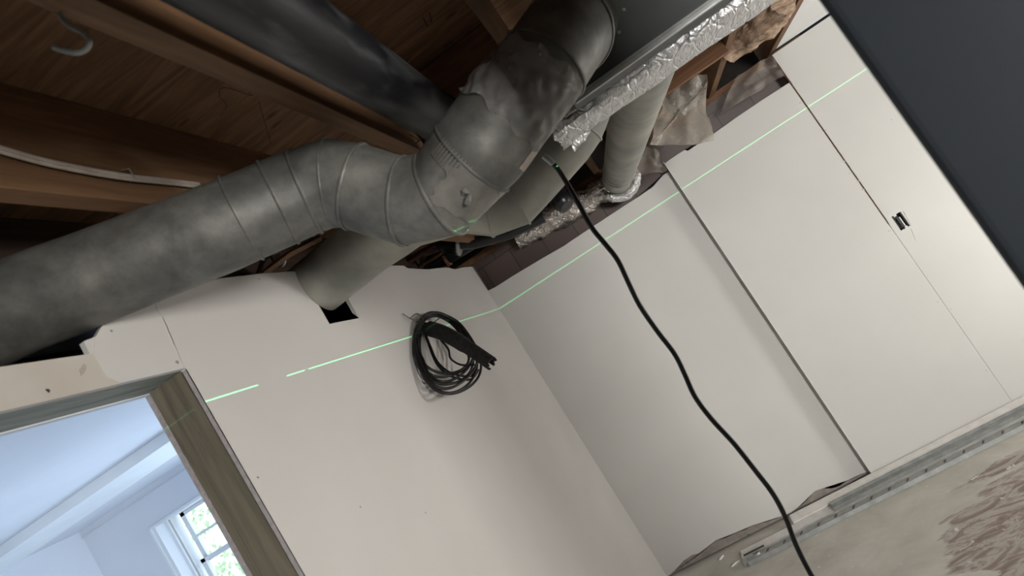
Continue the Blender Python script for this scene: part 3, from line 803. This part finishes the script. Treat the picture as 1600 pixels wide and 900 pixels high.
f2 = thing('foil_batt', 'small crumpled foil bundle in the joist bay behind the plastic film', 'insulation', tuple(at(1075, 145, 3.25)))
batt([at(1052, 172, 3.2), at(1068, 152, 3.2), at(1086, 126, 3.2)], [.05, .07, .05], 'foil_face', M_foil, f2, 14, .03)
# fibreglass batts in the rim bays
i1 = batt([Vector((.42, 3.93, 2.42)), Vector((.58, 3.92, 2.41)), Vector((.745, 3.93, 2.42))], [.10, .11, .10], 'fibreglass_batt', M_insul, None, 21, .02)
tag(i1, 'tan fibreglass batt in the joist bay left of the orange joist end', 'insulation')
i2 = batt([ony(1128, 78, 3.2), ony(1160, 50, 3.15), ony(1190, 30, 3.05), ony(1222, -2, 2.9)], [.07, .095, .09, .07], 'fibreglass_batt', M_insul, None, 25, .022)
tag(i2, 'fluffy tan fibreglass batt hanging beside the white soffit board', 'insulation')

# ------------------------------------------------------------------ plastic film
def film(corners, ts, name, lab, m, amp=.02, seed=0, n=30):
    A, B, Cc, D = [at(c[0], c[1], t) for c, t in zip(corners, ts)]
    def fn(u, v):
        p = A.lerp(B, u).lerp(D.lerp(Cc, u), v)
        f = math.sin(u * 9 + v * 2 + seed) * .5 + noise.noise(Vector((u * 4 + seed, v * 3, 0))) * 1.2
        return p + Vector((.2, -1, 0)) * f * amp + Vector((noise.noise(p * 9), 0, noise.noise(p * 9 + Vector((5, 0, 0))))) * amp * .6
    o = sheet_grid(name, fn, n, n, m, None, .0004)
    return tag(o, lab, 'plastic sheet')
film([(1040, 135), (1104, 116), (1113, 222), (1016, 226)], [3.0, 3.05, 2.95, 2.85], 'plastic_film', 'cloudy plastic film flap hanging from a joist over the wall top', M_film, .03, 1)
film([(1070, 165), (1104, 122), (1105, 135), (1012, 232)], [2.9, 2.95, 2.9, 2.8], 'plastic_film', 'folded edge of plastic film twisted in front of the hanging flap', M_film, .015, 4, 18)
film([(1004, 226), (1030, 236), (1043, 268), (985, 276)], [3.35, 3.4, 3.42, 3.4], 'plastic_film', 'small clear plastic scrap bunched at the niche corner top', M_filmt, .03, 7, 20)
film([(1150, 118), (1206, 86), (1226, 118), (1126, 178)], [3.55, 3.45, 3.45, 3.6], 'plastic_film', 'thin clear plastic stretched over the dark blocks beside the seam', M_filmt, .02, 9, 22)

# ------------------------------------------------------------------ waste pipes in the corner bay
ap = thing('waste_pipe', 'black plastic drain pipe elbow and coupling above the left wall corner', 'pipe', tuple(ony(740, 380, 3.4)))
A = [ony(x, y, 3.45) for x, y in [(672, 376), (704, 379), (744, 379), (794, 366), (850, 339)]]
tube('pipe_run', A, [.045, .045, .034, .032, .032], M_abs, ap, seg=24)
tube('hub', [ony(676, 362, 3.42), ony(700, 381, 3.42), ony(718, 383, 3.42)], [.052, .060, .058], M_abs, ap, seg=28)
tube('hub_rim', [ony(716.5, 383, 3.419), ony(718.5, 383, 3.419)], [.0605, .0605], M_steel2, ap, seg=28)
ap2 = thing('waste_pipe', 'lower black drain pipe held by a copper strap above the wall edge', 'pipe', tuple(ony(720, 400, 3.3)))
B_ = [ony(x, y, 3.62) for x, y in [(672, 412), (700, 401), (740, 380), (800, 352), (850, 325)]]
tube('pipe_run', B_, [.05, .044, .034, .032, .03], M_abs, ap2, seg=24)
q0 = ony(698, 404, 3.62); d0 = (ony(740, 380, 3.62) - q0).normalized()
tube('copper_strap', [q0 - d0 * .008, q0 + d0 * .010], [.0475, .0465], M_copper, ap2, seg=28)
ap3 = thing('waste_pipe', 'short black ribbed pipe fitting under the smaller duct', 'pipe', tuple(ony(875, 312, 3.5)))
e0, e1 = ony(862, 296, 3.3), ony(886, 322, 3.25)
tube('fitting', [e0.lerp(e1, k / 8) for k in range(9)], [.05, .05, .055, .055, .05, .05, .055, .05, .035], M_abs, ap3, seg=28)
tube('pipe_drop', [e0 + Vector((0, 0, .01)), Vector((e0.x - .01, e0.y + .02, SZ))], [.03, .03], M_abs, ap3, seg=20)
for i, (a_, b_, r_, lb) in enumerate((((612, 408), (672, 378), .012, 'upper thin rusty pipe running beside the branch duct'), ((632, 413), (694, 374), .014, 'middle thin rusty pipe above the left wall'), ((655, 416), (704, 386), .013, 'lowest thin rusty pipe next to the black drain hub'))):
    yy = 3.3 + .1 * i
    o = tube('rusty_pipe', [ony(*a_, yy), ony(*b_, yy)], r_, M_iron, seg=14)
    tag(o, lb, 'pipe', 'thin rusty pipes above the corner')
lamp = thing('junction_cover', 'small round white cover in the dark bay above the left wall', 'cover', tuple(at(436, 405, 2.6)))
c = at(436, 407, 2.35); tube('cover_disc', [c + Vector((0, .006, 0)), c, c + Vector((0, -.004, 0))], [.026, .026, .02], M_white, lamp, seg=24)
o = tube('wood_brace', [at(405, 432, 2.2), at(450, 398, 2.3), at(500, 372, 2.45)], .012, M_joist, seg=4)
tag(o, 'narrow wood brace in the dark bay left of the branch duct', 'board')

# ------------------------------------------------------------------ black cord hanging from the duct
cd = thing('extension_cord', 'black cord hanging from the duct in a long wavy line to the floor', 'cord', tuple(at(858, 252, 1.27)))
cpt = [(852, 246), (862, 254), (873, 266), (888, 290), (905, 320), (925, 356), (947, 383), (966, 408), (984, 446), (1000, 478), (1026, 516), (1054, 553), (1070, 585), (1086, 620), (1112, 655), (1146, 692), (1180, 735), (1208, 772), (1228, 810), (1243, 850), (1266, 896), (1290, 935), (1325, 1000)]
tube('cord_jacket', spline([at(x, y, 1.27 + .012 * math.sin(i * .7)) for i, (x, y) in enumerate(cpt)], 6), .0051, M_black, cd, seg=12)
tube('connector', [at(849, 244, 1.272), at(856, 248, 1.270), at(864, 256, 1.269)], [.0052, .0068, .0054], M_steel, cd, seg=12)

# ------------------------------------------------------------------ coil on the left wall
cc = thing('cable_coil', 'coiled black cable with foam sleeve hanging from a nail on the left wall', 'cable', tuple(onx(664, 512, LX)))
B0 = onx(668, 512, LX)
def woff(px, py, d): return onx(px, py, LX + d)
base = [(662, 505, .03), (649, 522, .012), (648, 548, .012), (655, 575, .02), (668, 598, .035), (688, 614, .06), (712, 614, .09), (735, 600, .11), (748, 580, .125), (749, 556, .125), (739, 532, .11), (720, 514, .085), (697, 501, .06), (678, 497, .04)]
for i in range(8):
    k = i / 7.0
    pl = []
    for n_, (x, y, d) in enumerate(base):
        fx = (x - 664) / 90.0; fy = (y - 505) / 110.0          # how far from the nail
        shx = -16 * k * max(0, fx) + 9 * (1 - k) * 0 + 2.2 * math.sin(i * 2.1 + n_) + (7 * k if x < 665 and y > 520 else 0)
        shy = -30 * k * max(0, fy) ** 1.5 * (1 if y > 560 else .5) + 2.5 * math.cos(i * 1.7 + n_ * .8)
        if y < 515: shy = -9 + 6 * ((i * 3) % 5) / 4.0
        pl.append(woff(x + shx, y + shy, d + .004 * (i % 3)))
    pl = pl + pl[:3]
    sp = spline(pl, 6)[6:-6]
    tube('cable_loop', sp, .0054, M_black, cc, seg=8, caps=True)
for i, dx_ in enumerate((0, 5)):
    tube('cable_loop', spline([woff(*q) for q in [(660, 508, .03), (672, 540 + dx_, .03), (684, 566 + dx_, .05), (705, 583 + dx_, .08), (735, 588 + dx_, .11), (748, 578, .125)]], 6), .0046, M_black, cc, seg=8)
tube('cable_loop', spline([at(x, y, t) for x, y, t in [(684, 526, 2.66), (700, 545, 2.6), (704, 560, 2.56), (720, 570, 2.52), (742, 570, 2.5)]], 6), .004, M_black, cc, seg=8)
# foam sleeve: split tube
fp = spline([at(x, y, t) for x, y, t in [(662, 512, 2.70), (680, 516, 2.66), (700, 524, 2.60), (730, 542, 2.52), (768, 568, 2.45)]], 5)
ff = frames(fp); V = []; F = []; K = 18
for i, P in enumerate(fp):
    a, u, v, nn = ff[i]; w = EYE - P; th0 = math.atan2(w.dot(v), w.dot(u)) + PI * .85
    rr = .034 if i < len(fp) - 6 else .030
    rr *= (.75 if i < 3 else 1)
    for rad in (rr, rr - .009):
        for k in range(K + 1):
            th = th0 + .45 + (2 * PI - .9) * k / K
            jag = a * (noise.noise(Vector((k * .9, rad, 0))) * .02) if i == len(fp) - 1 else Vector()
            V.append(tuple(P + (u * math.cos(th) * .8 + v * math.sin(th)) * rad + jag))
W2 = 2 * (K + 1)
for i in range(len(fp) - 1):
    for k in range(K):
        a0 = i * W2 + k; F.append((a0, a0 + 1, a0 + W2 + 1, a0 + W2))
        b0_ = a0 + K + 1; F.append((b0_, b0_ + W2, b0_ + W2 + 1, b0_ + 1))
    for k in (0, K):
        a0 = i * W2 + k; F.append((a0, a0 + K + 1, a0 + W2 + K + 1, a0 + W2))
for i in (0, len(fp) - 1):
    for k in range(K):
        a0 = i * W2 + k; F.append((a0, a0 + K + 1, a0 + K + 2, a0 + 1))
link_mesh('foam_sleeve', V, F, M_foam, cc, smooth=True)
tube('tie_wire', spline([at(x, y, t) for x, y, t in [(629, 490, 2.60), (640, 497, 2.62), (655, 504, 2.66), (668, 514, 2.66)]], 5), .0017, M_copperwire, cc, seg=6)
tube('tie_wire', spline([at(x, y, t) for x, y, t in [(636, 524, 2.60), (648, 521, 2.62), (660, 514, 2.64), (672, 508, 2.64)]], 5), .0017, M_copperwire, cc, seg=6)
tube('tie_wire', spline([at(x, y, t) for x, y, t in [(640, 498, 2.60), (652, 490, 2.6), (662, 502, 2.63), (655, 516, 2.63), (664, 524, 2.62)]], 5), .002, M_copperwire, cc, seg=6)
tube('nail', [B0 + Vector((-.004, 0, 0)), B0 + Vector((.07, 0, .006))], .0028, M_steel2, cc, seg=8)

# ------------------------------------------------------------------ electrical box in the right wall
eb = thing('outlet_box', 'empty dark outlet box recessed in the right wall beside the seam', 'outlet box', (1.18, RY + .02, bz0))
parts = [box_vf((bx0 + .001, RY + TH, bz0 + .001), (bx0 + .003, RY + .06, bz1 - .001)), box_vf((bx1 - .003, RY + TH, bz0 + .001), (bx1 - .001, RY + .06, bz1 - .001)), box_vf((bx0, RY + .058, bz0), (bx1, RY + .06, bz1)), box_vf((bx0, RY + TH, bz0), (bx1, RY + .06, bz0 + .002)), box_vf((bx0, RY + TH, bz1 - .002), (bx1, RY + .06, bz1))]
link_mesh('box_shell', *join_vf(parts), M_box, eb)
bevel_obj(box('wire_stub', (bx0 + .030, RY + .006, bz0 + .012), (bx0 + .037, RY + .02, bz1 - .022), M_cover, eb), .002)
box('mounting_ear', (bx0 + .012, RY + .002, bz1 - .010), (bx0 + .026, RY + .006, bz1), M_cover, eb)
box('mounting_ear', (bx0 + .026, RY + .002, bz0), (bx0 + .040, RY + .006, bz0 + .010), M_cover, eb)

# ------------------------------------------------------------------ profiles along the floor by the right wall
def rail_prof(name, x0, x1, prof, m, parent=None):
    return prism(name, prof, 0, x0, x1, m, parent)
o = rail_prof('corner_bead_strip', -.165, 2.6, [(3.808, 0.004), (3.808, .034), (3.806, .036), (3.782, .030), (3.780, .0315), (3.777, .030), (3.742, .020), (3.740, .016), (3.742, .004)], M_cover)
tag(o, 'white plastic trim strip lying closest against the right wall', 'trim strip')
o = rail_prof('corner_bead_strip', -.50, 2.6, [(3.738, .001), (3.738, .012), (3.700, .010), (3.655, .006), (3.650, .001)], M_cover)
tag(o, 'longer white trim strip, its end poking past the niche floor edge', 'trim strip')
sc = thing('steel_channel', 'smooth grey steel channel lying in the middle of the floor profiles', 'channel', (.06, 3.66, .0))
rail_prof('channel_web', .055, 2.6, [(3.735, .013), (3.735, .030), (3.731, .030), (3.731, .017), (3.672, .012), (3.672, .026), (3.668, .026), (3.668, .008)], M_steel2, sc)
pc = thing('perforated_channel', 'long perforated galvanised steel channel on the floor, outermost of the profiles', 'channel', (-.42, 3.58, 0))
rail_prof('channel_body', -.475, 2.6, [(3.648, .001), (3.648, .012), (3.612, .010), (3.606, .021), (3.552, .023), (3.548, .001)], M_steel2, pc)
rail_prof('channel_lip', -.40, 2.6, [(3.640, .010), (3.640, .0155), (3.622, .0145), (3.622, .010)], M_steel, pc)
V = []; F = []
k = 0
x = -.36
while x < 1.5:
    n = len(V); w = .012 if k % 6 == 0 else .006
    v, f = box_vf((x, 3.566, .0215), (x + w, 3.592, .0235) if k % 6 == 0 else (x + w, 3.588, .0085))
    v = [(q[0] + (q[1] - 3.572) * .5, q[1], q[2]) for q in v]
    V += v; F += [tuple(i_ + n for i_ in q) for q in f]; x += .0165; k += 1
so = link_mesh('slot_row', V, F, M_abs, pc); so['kind'] = 'stuff'
n = 0
eb2 = box('end_clip', (-.50, 3.570, .001), (-.435, 3.630, .020), M_steel, pc, bev=.003)
box('end_slot', (-.485, 3.640, .020), (-.36, 3.652, .0245), M_abs, pc)
cl_ = onz(1105 + 98, 866, .02)
tube('pull_tab', [Vector((-.415, 3.58, .016)), Vector((-.395, 3.585, .026))], .007, M_white, pc, seg=10)
# white crumbs on the floor
for i, (px, py, L_) in enumerate(((1124, 875, .03), (1143, 886, .05))):
    p = onz(px, py, .004); o = tube('plaster_crumb', [p, p + Vector((L_ * .5, .01, .002)), p + Vector((L_, .03, 0))], [.004, .007, .004], M_white, seg=8)
    tag(o, ['small white plaster crumb on the floor below the niche wall', 'long pale plaster smear beside the end of the steel channel'][i], 'plaster crumb')

# ------------------------------------------------------------------ dark panel close to the camera
e0 = at(1282, 0, .55); e1 = at(1600, 458, .55)
ex = (e0.x + e1.x) / 2; ey = (e0.y + e1.y) / 2
an = math.atan2(ex, ey) + .03                      # the cabinet side stands square to the line of sight
dx, dy = Vector((math.cos(an), -math.sin(an))), Vector((math.sin(an), math.cos(an)))
E0 = Vector((ex, ey)); poly = [E0, E0 + dx * .60, E0 + dx * .60 + dy * .05, E0 + dy * .05]
pn = prism('steel_cabinet', [tuple(q) for q in poly], 2, 0, 2.27, M_slate)
bevel_obj(pn, .010, 4)
tag(pn, 'dark slate grey steel cabinet side, out of focus in the right foreground', 'cabinet')
